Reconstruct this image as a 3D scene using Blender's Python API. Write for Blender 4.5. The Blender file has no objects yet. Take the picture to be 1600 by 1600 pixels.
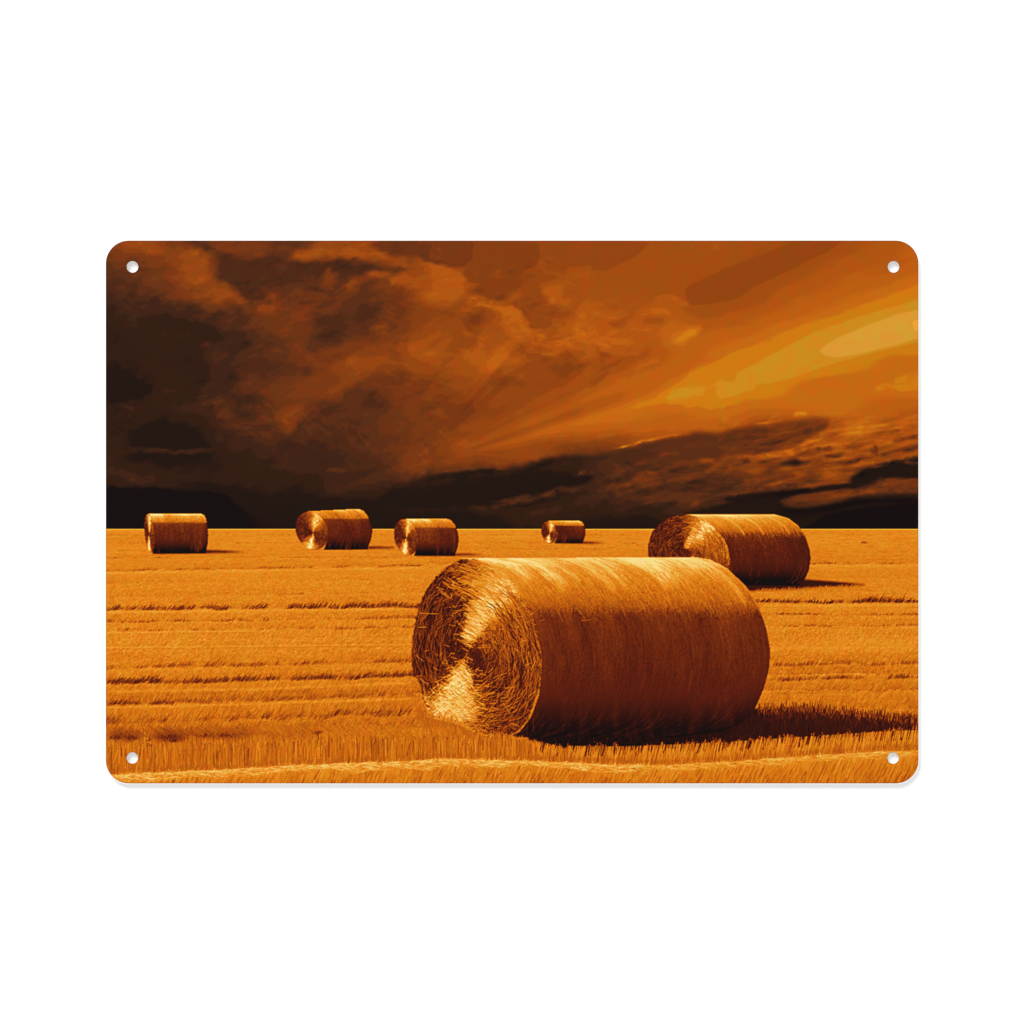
import bpy, math
import numpy as np

# ------------------------------------------------------------------ camera, world, lamps, exposure
SC = bpy.context.scene
COL = SC.collection
PX = 0.0003 * 0.78740157            # metres per pixel of the 1600 px wide view: the sign is 30 cm wide
PLATE_T = 0.0019                    # plate thickness

def sx(px): return (px - 800.0) * PX
def sy(py): return (800.0 - py) * PX

cam_data = bpy.data.cameras.new('camera')
cam = bpy.data.objects.new('camera', cam_data)
COL.objects.link(cam)
cam_data.sensor_width = 36.0
cam_data.lens = 85.0
CAM_D = 1600 * PX * 85.0 / 36.0
cam.location = (0, 0, PLATE_T + CAM_D)
cam.rotation_euler = (0, 0, 0)
cam_data.clip_start = 0.01
cam_data.clip_end = 50
SC.camera = cam

world = bpy.data.worlds.new('World')
SC.world = world
world.use_nodes = True
bg = world.node_tree.nodes['Background']
bg.inputs['Color'].default_value = (1, 1, 1, 1)
bg.inputs['Strength'].default_value = 0.92

def area_lamp(name, loc, size, power, target=(0, 0, 0)):
    l = bpy.data.lights.new(name, 'AREA')
    l.shape = 'DISK'
    l.size = size
    l.energy = power
    o = bpy.data.objects.new(name, l)
    COL.objects.link(o)
    o.location = loc
    d = [t - c for t, c in zip(target, loc)]
    L = math.sqrt(sum(v * v for v in d))
    d = [v / L for v in d]
    # aim -Z along d
    import mathutils
    o.rotation_euler = mathutils.Vector(d).to_track_quat('-Z', 'Y').to_euler()
    return o
area_lamp('key_softbox', (-1.25, 2.6, 2.3), 2.0, 106)

SC.view_settings.view_transform = 'Standard'
SC.view_settings.look = 'None'
SC.view_settings.exposure = 0
SC.view_settings.gamma = 1
SC.view_settings.use_curve_mapping = False
LIGHT = 1.345                        # radiance of a perfectly white sheet under these lamps
SHEEN = 0.006                       # what the satin coat adds to every colour

# ------------------------------------------------------------------ materials
def material(name, colour, rough=0.5, spec=0.3, metallic=0.0):
    m = bpy.data.materials.new(name)
    m.use_nodes = True
    b = m.node_tree.nodes['Principled BSDF']
    b.inputs['Base Color'].default_value = (*colour, 1)
    b.inputs['Roughness'].default_value = rough
    b.inputs['Specular IOR Level'].default_value = spec
    b.inputs['Metallic'].default_value = metallic
    return m

M_table = material('white_tabletop', (0.86, 0.86, 0.86), 0.7, 0.1)
M_plate = material('white_coated_metal', (0.87, 0.85, 0.82), 0.4, 0.2)
nt = M_table.node_tree
nz = nt.nodes.new('ShaderNodeTexNoise')
nz.inputs['Scale'].default_value = 90
rp = nt.nodes.new('ShaderNodeMapRange')
rp.inputs['To Min'].default_value = 0.85
rp.inputs['To Max'].default_value = 0.88
nt.links.new(nz.outputs['Fac'], rp.inputs['Value'])
nt.links.new(rp.outputs['Result'], nt.nodes['Principled BSDF'].inputs['Base Color'])

M_ink = material('printed_ink', (0.5, 0.5, 0.5), 0.55, 0.06)
nt = M_ink.node_tree
at = nt.nodes.new('ShaderNodeAttribute')
at.attribute_name = 'ink'
nt.links.new(at.outputs['Color'], nt.nodes['Principled BSDF'].inputs['Base Color'])

#PAINT-BEGIN
# ------------------------------------------------------------------ the print: a posterised picture, drawn as ink density
X0, X1, Y0, Y1 = 165.5, 1435.0, 376.0, 1224.0
NX, NY = 1270, 848
gx = np.linspace(X0, X1, NX + 1)
gy = np.linspace(Y0, Y1, NY + 1)
GX, GY = np.meshgrid(gx, gy)
rng = np.random.default_rng(7)

def smooth(t):
    t = np.clip(t, 0, 1)
    return t * t * (3 - 2 * t)

def vnoise(x, y, seed):
    r = np.random.default_rng(seed)
    tab = r.random((128, 128))
    xi = np.floor(x).astype(int); yi = np.floor(y).astype(int)
    fx = smooth(x - xi); fy = smooth(y - yi)
    a = tab[yi % 128, xi % 128]; b = tab[yi % 128, (xi + 1) % 128]
    c = tab[(yi + 1) % 128, xi % 128]; d = tab[(yi + 1) % 128, (xi + 1) % 128]
    return (a * (1 - fx) + b * fx) * (1 - fy) + (c * (1 - fx) + d * fx) * fy

def fbm(x, y, seed, octv=4):
    s = 0; a = 0.5; n = 0
    for k in range(octv):
        s = s + a * (vnoise(x * 2 ** k + 17.3 * k, y * 2 ** k + 9.1 * k, seed + k) - 0.5); n += a; a *= 0.5
    return s / n * 2          # about -1..1

def blur(m, r):
    r = int(round(r))
    if r < 1: return m
    for _ in range(3):
        for ax in (0, 1):
            p = np.pad(m, [(r + 1, r) if a == ax else (0, 0) for a in (0, 1)], mode='edge')
            c = np.cumsum(p, axis=ax)
            n = 2 * r + 1
            m = (c[n:] - c[:-n]) / n if ax == 0 else (c[:, n:] - c[:, :-n]) / n
    return m

def window(xa, xb, ya, yb):
    i0 = max(0, int(math.floor(xa - X0)) - 1); i1 = min(NX + 1, int(math.ceil(xb - X0)) + 2)
    j0 = max(0, int(math.floor(ya - Y0)) - 1); j1 = min(NY + 1, int(math.ceil(yb - Y0)) + 2)
    return i0, i1, j0, j1

def inside(pts, x, y):
    m = np.zeros(x.shape, bool)
    n = len(pts)
    for k in range(n):
        ax, ay = pts[k]; bx, by = pts[(k + 1) % n]
        if ay == by: continue
        c = ((ay > y) != (by > y)) & (x < (bx - ax) * (y - ay) / (by - ay) + ax)
        m ^= c
    return m

def fill(F, pts, val, soft=1.0, alpha=1.0, feather=0):
    xs = [p[0] for p in pts]; ys = [p[1] for p in pts]
    pad = 3 * soft + 3
    i0, i1, j0, j1 = window(min(xs) - pad, max(xs) + pad, min(ys) - pad, max(ys) + pad)
    if i1 <= i0 or j1 <= j0: return
    x = GX[j0:j1, i0:i1]; y = GY[j0:j1, i0:i1]
    m = 0
    for dx, dy in ((-.25, -.25), (.25, -.25), (-.25, .25), (.25, .25)):
        m = m + inside(pts, x + dx, y + dy) * 0.25
    m = blur(m, soft) if soft >= 0.5 else m
    if feather:
        q = fbm(x / 15, (y + .25 * x) / 8, 311, 4)
        m = np.clip(m + feather * 3.2 * m * (1 - m) * q, 0, 1) * np.clip(1 - .07 * feather * (1 + fbm(x / 19, y / 10, 317, 3)), 0, 1)
    v = val(x, y) if callable(val) else val
    F[j0:j1, i0:i1] += (v - F[j0:j1, i0:i1]) * m * alpha

def line(F, pts, w, val, soft=1.0, alpha=1.0, rough=0):
    xs = [p[0] for p in pts]; ys = [p[1] for p in pts]
    pad = w / 2 + soft + 1
    i0, i1, j0, j1 = window(min(xs) - pad, max(xs) + pad, min(ys) - pad, max(ys) + pad)
    if i1 <= i0 or j1 <= j0: return
    x = GX[j0:j1, i0:i1]; y = GY[j0:j1, i0:i1]
    d = np.full(x.shape, 1e9)
    for (ax, ay), (bx, by) in zip(pts[:-1], pts[1:]):
        ux, uy = bx - ax, by - ay
        t = np.clip(((x - ax) * ux + (y - ay) * uy) / (ux * ux + uy * uy + 1e-9), 0, 1)
        d = np.minimum(d, np.hypot(x - ax - t * ux, y - ay - t * uy))
    m = smooth((w / 2 + soft / 2 - d) / soft) * alpha
    if rough:                           # broken, tapering wisp
        tn = (x - min(xs)) / max(max(xs) - min(xs), 1)
        m = m * smooth(np.clip(np.minimum(tn, 1 - tn), 0, 1) / .28 + .25) * np.clip(.72 + rough * fbm(x / 13, y / 6, 301, 3), 0, 1.15)
    F[j0:j1, i0:i1] += (val - F[j0:j1, i0:i1]) * m

def dash(F, x, y, dx, dy, w, val, alpha=1.0):
    ax, bx = (x, x + dx) if dx >= 0 else (x + dx, x)
    ay, by = (y, y + dy) if dy >= 0 else (y + dy, y)
    i0 = int(ax - w - X0); i1 = int(bx + w - X0) + 2
    j0 = int(ay - w - Y0); j1 = int(by + w - Y0) + 2
    if i0 < 0: i0 = 0
    if j0 < 0: j0 = 0
    if i1 > NX + 1: i1 = NX + 1
    if j1 > NY + 1: j1 = NY + 1
    if i1 <= i0 or j1 <= j0: return
    px = gx[i0:i1][None, :] - x; py = gy[j0:j1][:, None] - y
    t = (px * dx + py * dy) / (dx * dx + dy * dy + 1e-6)
    t = np.minimum(np.maximum(t, 0), 1)
    ex = px - t * dx; ey = py - t * dy
    d = np.sqrt(ex * ex + ey * ey)
    m = np.minimum(np.maximum(w * 0.5 + 0.5 - d, 0), 1) * alpha
    s = F[j0:j1, i0:i1]
    s += (val - s) * m

# ---- sky: levels of a posterised brown to gold scale on a coarse grid, then every cloud edge on top
SKY_GRID = [
 [9, 9, 8.5, 6, 7, 7,  6, 4.5, 9, 9, 7, 6,  7, 7, 8, 8, 9, 9,  9, 9, 10, 10, 10.5, 10.3,  10, 9.5, 9, 9.7, 10.3, 11, 11.5],
 [5, 5.5, 7, 9.3, 6, 4,  4, 7, 4.5, 5, 6, 7.5,  10.3, 8.5, 8, 8, 9, 9,  9.5, 10, 10, 10, 10, 9.5,  9, 9, 10, 10.7, 11, 11, 12],
 [4, 5, 6, 7.5, 8.5, 4.5,  4.2, 5, 7, 6, 7, 7,  10.3, 10.5, 8, 8, 9, 10.5,  10, 10, 10, 10, 9.5, 9,  9.7, 10.7, 11, 11.6, 12.2, 13, 14],
 [2.2, 3, 3.2, 4, 5.5, 5.5,  7, 7, 5.5, 4.5, 5, 6.5,  8.3, 9, 9, 11.5, 9.2, 9.5,  11.2, 10.5, 10.8, 11, 10, 10.5,  11, 11.6, 12.3, 13.2, 14.2, 15.3, 16],
 [1.7, 1.8, 2, 2, 2, 3.5,  5, 6.2, 4.5, 5.5, 6.5, 8,  9.8, 9, 10, 11, 10.5, 10.5,  12, 11.2, 10.8, 12.5, 12, 12,  12.6, 14, 14.8, 15.4, 16, 16, 16.2],
 [1.6, 1.8, 1.9, 2, 2.6, 3.8,  5, 6, 7, 8.5, 9, 8.5,  9.8, 9.8, 11.3, 10.5, 9.3, 9,  10, 10.5, 11, 11.5, 12.5, 13.5,  14.7, 15, 15, 15.2, 14.3, 13, 12.8],
 [1, 1.2, 2, 2, 3, 4,  5.5, 6.5, 7.3, 8, 6, 6.7,  7.6, 9, 9, 8.5, 9, 9.5,  10.7, 11.5, 12.5, 13.8, 14, 14.2,  15, 14, 13, 12.8, 12.8, 13.2, 14],
 [1.8, 2, 2.1, 2.6, 3.2, 3.5,  4.7, 6.6, 5, 4.6, 5.2, 6.5,  7, 7.3, 8, 9, 10, 10.7,  11.8, 12.7, 13, 13, 13.6, 13.5,  12.5, 12.8, 13, 13, 12.5, 11.7, 11.3],
 [1.9, 1.6, 1, 1, 2, 4,  5, 4.7, 4.2, 4.6, 5.5, 6.3,  7.1, 8.5, 9.5, 10.5, 11.4, 11.8,  12.2, 12.2, 12, 11.8, 11, 11,  9, 8, 8.5, 11.3, 11.5, 11, 10.5],
 [2.4, 1.6, 1, 1, 1.4, 2.2,  2.6, 2.8, 3, 3.5, 4.6, 6.3,  8, 9.2, 9.2, 9.2, 8, 6,  4, 4, 4, 5.5, 5.5, 7.5,  8, 8, 8.5, 9.3, 8.5, 8.5, 6],
 [2.2, 2.5, 2.2, 2, 1.6, 1.9,  2, 2, 2.2, 3.2, 3.5, 2.8,  2.4, 2.2, 2, 2, 1.8, 2,  3.2, 4.5, 6, 4.5, 4.5, 5,  6.5, 7, 7.5, 6, 4, 5, 5],
 [0, 0, 0, 0, 0, .6,  1, 1.1, 1.2, 1, 1, 1,  1, 1.1, 2, 2.5, 3, 3,  2.2, 2.3, 2.5, 4, 3.5, 2.6,  1.5, 3, 5, 4, 2, 1, 1],
 [0, 0, 0, 0, 0, 0,  .7, .7, .7, .7, .7, .7,  .8, .8, .9, 1.2, 1.5, 1.3,  1.2, .8, .7, 1, 1, 1,  1, .8, .7, .3, 0, 0, 0],
]

def upsample(grid, xa, xb, ya, yb):
    g = np.pad(np.array(grid, float), 1, mode='edge')
    h, w = g.shape[0] - 2, g.shape[1] - 2
    u = np.clip((gx - xa) / (xb - xa) * (w - 1), 0, w - 1 - 1e-6)
    v = np.clip((gy - ya) / (yb - ya) * (h - 1), 0, h - 1 - 1e-6)
    def basis(t):
        i = np.floor(t).astype(int); f = t - i
        B = np.stack([(1 - f) ** 3 / 6, (3 * f ** 3 - 6 * f ** 2 + 4) / 6, (-3 * f ** 3 + 3 * f ** 2 + 3 * f + 1) / 6, f ** 3 / 6])
        C = np.stack([-.5 * f + f ** 2 - .5 * f ** 3, 1 - 2.5 * f ** 2 + 1.5 * f ** 3, .5 * f + 2 * f ** 2 - 1.5 * f ** 3, -.5 * f ** 2 + .5 * f ** 3])
        return i, 0.5 * B + 0.5 * C
    iu, bu = basis(u); iv, bv = basis(v)
    rows = sum(bu[k][None, :] * g[:, iu + k] for k in range(4))
    return sum(bv[k][:, None] * rows[iv + k, :] for k in range(4))

TILE = {'A': 376.0, 'B': 601.0}
def tp(tile, pts):
    ox = 165 + 254 * (int(tile[1]) - 1); oy = TILE[tile[0]]
    return [(ox + x / 6.3, oy + y / 6.3) for x, y in pts]

# (tile, outline, level, softness) for areas and (tile, path, width, level, softness, strength) for wisps
AREAS = [
 ('A1', [(1030,20),(1600,20),(1600,180),(1300,170),(1100,130)], 6.7, 3),
 ('A1', [(780,0),(1000,80),(1130,200),(1120,300),(1040,370),(1230,450),(1300,500),(1400,600),(1480,610),(1600,520),(1640,180),(1300,160),(1120,120),(1020,40),(1000,0)], 4.2, 3),
 ('A1', [(700,80),(900,110),(1000,190),(1100,230),(1000,290),(960,400),(830,420),(780,330),(730,200)], 9.3, 5),
 ('A1', [(1000,400),(1120,390),(1230,450),(1300,560),(1420,640),(1640,620),(1640,720),(1300,620),(1050,570),(960,460)], 8.5, 4),
 ('A1', [(150,40),(330,20),(540,70),(500,110),(250,90)], 9.5, 4),
 ('A1', [(330,520),(700,620),(1000,700),(1400,720),(1300,800),(900,770),(500,720),(100,640),(0,600),(0,500)], 3.1, 7),
 ('A1', [(300,740),(700,760),(1000,840),(1190,940),(1090,1000),(900,960),(920,1100),(1060,1200),(980,1417),(500,1417),(300,1150),(300,900)], 2, 3),
 ('A1', [(960,980),(1150,1010),(1230,900),(1400,960),(1420,1060),(1250,1180),(1280,1417),(1010,1417),(1070,1230),(960,1120)], 3, 3),
 ('A1', [(0,1260),(200,1300),(320,1417),(0,1417)], .9, 3),
 ('B1', [(0,0),(430,0),(460,90),(300,150),(0,160)], .9, 3),
 ('A2', [(230,190),(260,120),(420,60),(560,10),(1000,10),(1080,80),(1200,130),(1400,190),(1400,240),(1250,240),(1000,220),(850,180),(700,160),(480,210),(320,240)], 9.3, 3),
 ('A2', [(-60,120),(220,215),(480,225),(700,190),(900,230),(1250,255),(950,310),(750,370),(700,420),(740,480),(600,530),(480,530),(380,480),(250,470),(60,420),(-60,490)], 4.2, 3),
 ('A2', [(440,450),(540,350),(600,270),(650,310),(690,390),(620,470),(500,480)], 7, 3),
 ('A2', [(740,420),(800,370),(960,350),(1000,400),(860,430),(770,480)], 7, 2),
 ('A2', [(960,330),(1060,290),(1230,310),(1180,350),(980,360)], 9.2, 2),
 ('A2', [(1180,330),(1400,270),(1530,210),(1640,230),(1640,600),(1440,540),(1380,470),(1250,420)], 9.9, 4),
 ('A2', [(1050,20),(1640,20),(1640,210),(1540,200),(1480,130),(1200,120),(1100,70)], 6.4, 2),
 ('A2', [(420,780),(640,720),(830,640),(1000,640),(1160,700),(1100,760),(900,800),(760,880),(700,980),(540,980),(450,900)], 4.3, 4),
 ('A2', [(880,470),(1100,480),(1180,520),(1000,580),(900,600)], 5, 4),
 ('A2', [(980,820),(1180,830),(1180,870),(1000,870)], 9, 3),
 ('A2', [(1290,1000),(1500,950),(1600,830),(1640,830),(1640,1290),(1350,1290),(1270,1120)], 9.1, 2),
 ('A2', [(1380,1020),(1640,950),(1640,1200),(1500,1190),(1400,1120)], 10, 2),
 ('A2', [(750,1130),(950,1200),(1050,1150),(1130,1200),(1000,1280),(850,1290),(780,1210)], 9, 3),
 ('A2', [(0,1150),(250,1190),(430,1270),(420,1310),(200,1320),(0,1330)], 4.9, 4),
 ('A2', [(-40,920),(150,940),(100,1010),(-40,1050)], 4.6, 3),
 ('A2', [(0,530),(100,560),(60,610),(0,620)], 8.3, 3),
 ('A2', [(920,1380),(1050,1330),(1300,1340),(1400,1417),(1400,1460),(900,1460)], 6.2, 3),
 ('A3', [(-20,20),(430,20),(450,180),(300,260),(100,240),(-20,200)], 7.1, 1),
 ('A3', [(450,20),(1050,20),(1085,100),(1070,240),(950,290),(830,370),(770,480),(720,550),(600,570),(400,480),(500,400),(340,390),(320,300),(400,200)], 8.05, 1),
 ('A3', [(-20,230),(200,260),(290,290),(330,400),(310,520),(200,570),(-20,570)], 11, 3),
 ('A3', [(700,600),(830,620),(900,720),(940,850),(1000,900),(900,960),(780,920),(700,780)], 11.8, 3),
 ('A3', [(800,600),(820,650),(900,690),(960,760),(970,850),(1160,850),(1210,680),(1130,560),(1060,500),(1070,420),(900,430)], 9.05, 1),
 ('A3', [(370,700),(450,680),(520,740),(480,830),(400,870),(310,840)], 8, 3),
 ('A3', [(240,850),(320,860),(480,880),(440,960),(470,1050),(380,1050),(270,980)], 9, 2),
 ('A3', [(650,1000),(740,1040),(770,1100),(740,1190),(640,1230),(560,1200),(640,1120)], 12, 4),
 ('A3', [(1080,430),(1250,410),(1340,440),(1300,520),(1400,630),(1150,600),(1130,520)], 11, 3),
 ('A3', [(1350,290),(1640,280),(1640,330),(1450,380),(1360,340)], 10.5, 3),
 ('A4', [(-20,20),(560,20),(400,170),(150,280),(-20,280)], 9.05, 1),
 ('A4', [(895,505),(905,470),(940,440),(1010,410),(1100,380),(1300,270),(1600,165),(1780,90),(1970,10),(2470,10),(2300,110),(2100,200),(1850,330),(1600,450),(1420,560),(1200,610),(1060,630),(970,635),(930,610),(910,560)], 9, 1),
 ('A4', [(140,800),(320,770),(300,860),(180,870)], 10, 2),
 ('A4', [(500,760),(700,760),(680,830),(480,810)], 10, 2),
 ('A4', [(730,1000),(830,920),(920,860),(1080,840),(1040,920),(960,980),(850,1040)], 14, 3),
 ('A4', [(-30,1100),(220,1110),(330,1150),(180,1280),(50,1417),(-30,1440)], 9.95, 1),
 ('A3', [(950,1210),(1130,1150),(1380,1140),(1540,1220),(1450,1300),(1300,1440),(950,1440),(900,1300)], 9.05, 1),
 ('A3', [(600,1390),(760,1330),(950,1400),(930,1450),(600,1450)], 8.1, 2),
 ('A4', [(700,1500),(830,1417),(950,1290),(1200,1180),(1400,1090),(1640,1030),(1640,1500)], 14, 2),
 ('A5', [(-30,1050),(400,890),(900,680),(1300,560),(1640,460),(1640,1060),(1100,1180),(600,1330),(100,1440),(-30,1440)], 14, 3),
 ('A5', [(-190,1300),(0,1210),(180,1110),(520,940),(900,790),(1300,660),(1640,565),(1640,1000),(1200,1090),(850,1190),(500,1300),(200,1390),(-30,1440),(-190,1460)], 15, 1.5),
 ('A5', [(620,1080),(700,1020),(850,940),(1100,840),(1400,730),(1640,675),(1640,960),(1300,1050),(1000,1120),(800,1150),(680,1130)], 16.05, 1.5),
 ('A5', [(1540,800),(1640,760),(1640,900),(1560,880)], 17, 1),
 ('B4', [(720,150),(830,-20),(1640,-20),(1500,100),(1350,220),(1150,240),(950,210)], 14.1, 3),
 ('B4', [(1170,50),(1250,-20),(1640,-20),(1640,40),(1400,90),(1250,130)], 15, 3),
 ('B4', [(880,60),(1100,60),(1100,90),(900,100)], 15, 3),
 ('B5', [(0,0),(330,0),(150,50),(0,90)], 14.1, 2),
 ('B5', [(1150,50),(1300,10),(1640,-10),(1500,40),(1200,80)], 14.2, 3),
 # dark foot of the sky on the left
 ('B1', [(300,430),(560,380),(830,430),(1000,520),(900,590),(560,610),(300,590)], 1.1, 7),
 ('B1', [(870,100),(1050,180),(1080,300),(1200,400),(1300,480),(1640,540),(1640,340),(1300,330),(1200,150)], 4.6, 4),
 ('B1', [(1200,30),(1640,10),(1640,110),(1350,100)], 5.8, 4),
 ('B1', [(1250,120),(1550,130),(1500,200),(1270,190)], 3.4, 3),
 ('B1', [(-20,1000),(600,1030),(1000,1060),(1200,1100),(1300,1200),(1380,1260),(1420,1460),(-20,1460)], 0, 2),
 ('B2', [(100,220),(300,200),(420,290),(280,360),(200,480),(80,350)], 7, 3),
 ('B2', [(540,20),(740,-10),(720,60),(560,110)], 8, 3),
 ('B2', [(750,80),(900,10),(1050,50),(1190,170),(1150,280),(900,330),(700,240),(450,270),(700,200)], 5, 3),
 ('B2', [(430,270),(700,230),(880,250),(880,480),(700,540),(450,500),(300,420)], 4.3, 4),
 ('B2', [(80,560),(500,560),(600,680),(800,760),(600,790),(300,860),(100,780)], 3, 3),
 ('B2', [(570,880),(800,870),(850,960),(1000,1000),(700,1060),(580,1060)], 3.1, 3),
 ('B2', [(1200,780),(1400,560),(1640,380),(1640,820),(1350,860),(1250,840)], 6.9, 6),
 ('B2', [(1640,540),(1500,700),(1640,820)], 8.2, 5),
 ('B3', [(-20,520),(100,380),(200,200),(430,170),(420,280),(250,420),(100,480)], 7.1, 1.5),
]
DARK_BANK = [(600,762),(640,752),(673,745),(721,737),(770,731),(816,728),(832,720),(863,715),(927,713),(959,706),(1006,692),(1070,680),(1089,674),(1125,677),(1149,668),(1181,664),(1229,660),(1270,653),(1300,655),(1292,669),(1257,684),(1241,696),(1221,704),(1181,711),(1133,711),(1110,722),(1085,745),(1040,752),(1000,745),(930,790),(800,800),(600,800)]
WISPS = [
 ('A3', [(330,560),(450,590),(600,610),(700,660),(780,720),(830,820),(880,900),(900,960)], 70, 11.5, 6, .9),
 ('A3', [(950,970),(1100,960),(1230,1000),(1400,990),(1640,940)], 110, 11.9, 8, .9),
 ('A3', [(930,1060),(1150,1090),(1300,1060),(1640,1040)], 50, 11, 5, .9),
 ('A3', [(1380,900),(1480,800),(1600,700)], 90, 11.5, 8, .8),
 ('A4', [(420,720),(560,690),(700,690),(780,740)], 50, 12, 4, .9),
 ('A4', [(610,590),(760,560),(900,620)], 50, 11.3, 5, .9),
 ('A4', [(-20,780),(120,790),(290,700)], 50, 11.5, 5, .9),
 ('A4', [(0,650),(60,640),(140,700)], 40, 11.2, 5, .7),
 ('A4', [(330,860),(500,860),(600,880)], 60, 11.6, 6, .9),
 ('A4', [(-20,980),(150,1010),(300,1010),(420,960)], 80, 12.2, 6, .9),
 ('A4', [(850,640),(940,620)], 40, 11.5, 5, .8),
 ('A4', [(1000,20),(1250,60)], 60, 10.7, 6, .8),
 ('A5', [(530,1110),(560,1180),(660,1185)], 55, 14.6, 4, .8),
 ('A5', [(1350,1400),(1500,1370)], 60, 14, 8, .7),
 ('B1', [(0,830),(150,860),(330,930),(500,940)], 60, 2.9, 5, .9),
 ('B1', [(150,200),(300,240)], 40, 2.8, 5, .8),
 ('B1', [(40,650),(300,640),(700,660),(1200,640)], 40, 2.6, 5, .9),
 ('B1', [(300,880),(700,900),(1000,940)], 40, 2.3, 5, .9),
 ('B2', [(580,840),(760,840)], 35, 4.3, 4, .9),
 ('B3', [(560,1190),(800,1150),(1000,1100),(1300,1050),(1640,1010)], 50, 3.9, 6, .9),
 ('B3', [(1450,880),(1640,880)], 40, 4.3, 5, .9),
 ('B3', [(380,1210),(700,1210)], 40, 2.8, 5, .8),
 ('B3', [(830,1330),(1000,1300)], 50, 1.9, 8, .8),
 ('B3', [(200,690),(550,660),(950,690)], 20, 8.6, 3, .7),
 ('B3', [(0,880),(300,840),(800,800)], 30, 6.2, 4, .7),
 ('B4', [(100,1010),(300,960),(500,940),(640,900),(560,860)], 50, 6.4, 6, .9),
 ('B4', [(200,1060),(400,1010)], 40, 5.2, 6, .7),
 ('B4', [(650,690),(900,680)], 34, 6.2, 5, .9),
 ('B4', [(430,770),(520,740)], 36, 6, 5, .9),
 ('B4', [(1030,740),(1200,750)], 44, 7.8, 5, .9),
 ('B4', [(1000,860),(1200,800),(1400,760),(1640,830)], 100, 7.4, 8, .85),
 ('B4', [(1400,700),(1600,700)], 50, 8.5, 5, .8),
 ('B4', [(700,960),(950,930),(1150,900)], 26, 6, 4, .9),
 ('B4', [(780,1160),(950,1140),(1080,1160)], 50, 4.9, 6, .9),
 ('B4', [(1300,1090),(1640,1020)], 45, 5.9, 5, .9),
 ('B4', [(1450,940),(1640,960)], 60, 6.6, 6, .8),
 ('B4', [(700,850),(900,850),(1150,790)], 45, 3.7, 5, .9),
 ('B4', [(1450,760),(1560,740)], 40, 5, 5, .8),
 ('B4', [(580,1010),(800,1010),(1150,1000)], 110, 3.3, 8, .8),
 ('B4', [(1100,920),(1400,940)], 50, 4.8, 6, .8),
 ('B4', [(0,1180),(500,1200)], 110, 2.2, 8, .8),
 ('B4', [(150,640),(500,550),(880,485)], 18, 12.8, 3, .8),
 ('B5', [(770,340),(860,400),(800,450),(500,560),(450,650),(200,690),(-20,730)], 50, 11.3, 6, .85),
 ('B5', [(360,290),(510,280)], 36, 14.2, 5, .9),
 ('B5', [(-20,380),(250,355)], 14, 13, 3, .8),
 ('B5', [(510,290),(700,290),(900,290),(1200,320)], 24, 12.8, 4, .7),
 ('B5', [(20,770),(200,765)], 36, 5, 5, .9),
 ('B5', [(600,640),(760,620)], 34, 6.3, 5, .9),
 ('B5', [(1100,640),(1200,680),(1160,620)], 40, 6, 5, .9),
 ('B5', [(1230,690),(1320,680)], 34, 6.5, 5, .8),
 ('B5', [(1330,550),(1560,515)], 36, 6.5, 5, .9),
 ('B5', [(1420,650),(1580,625)], 34, 5.5, 5, .9),
 ('B5', [(1290,470),(1420,440)], 22, 8.6, 4, .8),
 ('B5', [(1150,420),(1400,370),(1600,365)], 22, 12.2, 4, .7),
 ('B5', [(700,720),(850,690)], 28, 6, 5, .9),
 ('B5', [(760,775),(900,760),(1050,710)], 36, 5.5, 5, .9),
 ('B5', [(730,520),(860,470)], 20, 8.8, 4, .8),
 ('B5', [(840,590),(950,610)], 22, 8.2, 4, .8),
 ('B5', [(860,660),(940,655)], 60, 10.8, 6, .7),
 ('B5', [(1150,540),(1300,545)], 24, 11.8, 4, .7),
 ('B5', [(0,860),(300,900),(600,850)], 70, 5.6, 8, .8),
 ('B5', [(640,880),(850,870),(960,825)], 80, 8.2, 7, .9),
 ('B5', [(1000,790),(1150,760)], 40, 9.5, 6, .8),
 ('B5', [(20,990),(180,970),(450,975)], 34, 7, 5, .9),
 ('B5', [(530,970),(900,975)], 30, 6, 5, .8),
 ('B5', [(460,1120),(700,1130)], 50, 5.5, 6, .9),
 ('B5', [(0,1210),(300,1190),(700,1150)], 30, 3.5, 5, .8),
 ('B5', [(50,820),(500,830)], 30, 7.5, 5, .8),
]

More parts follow.
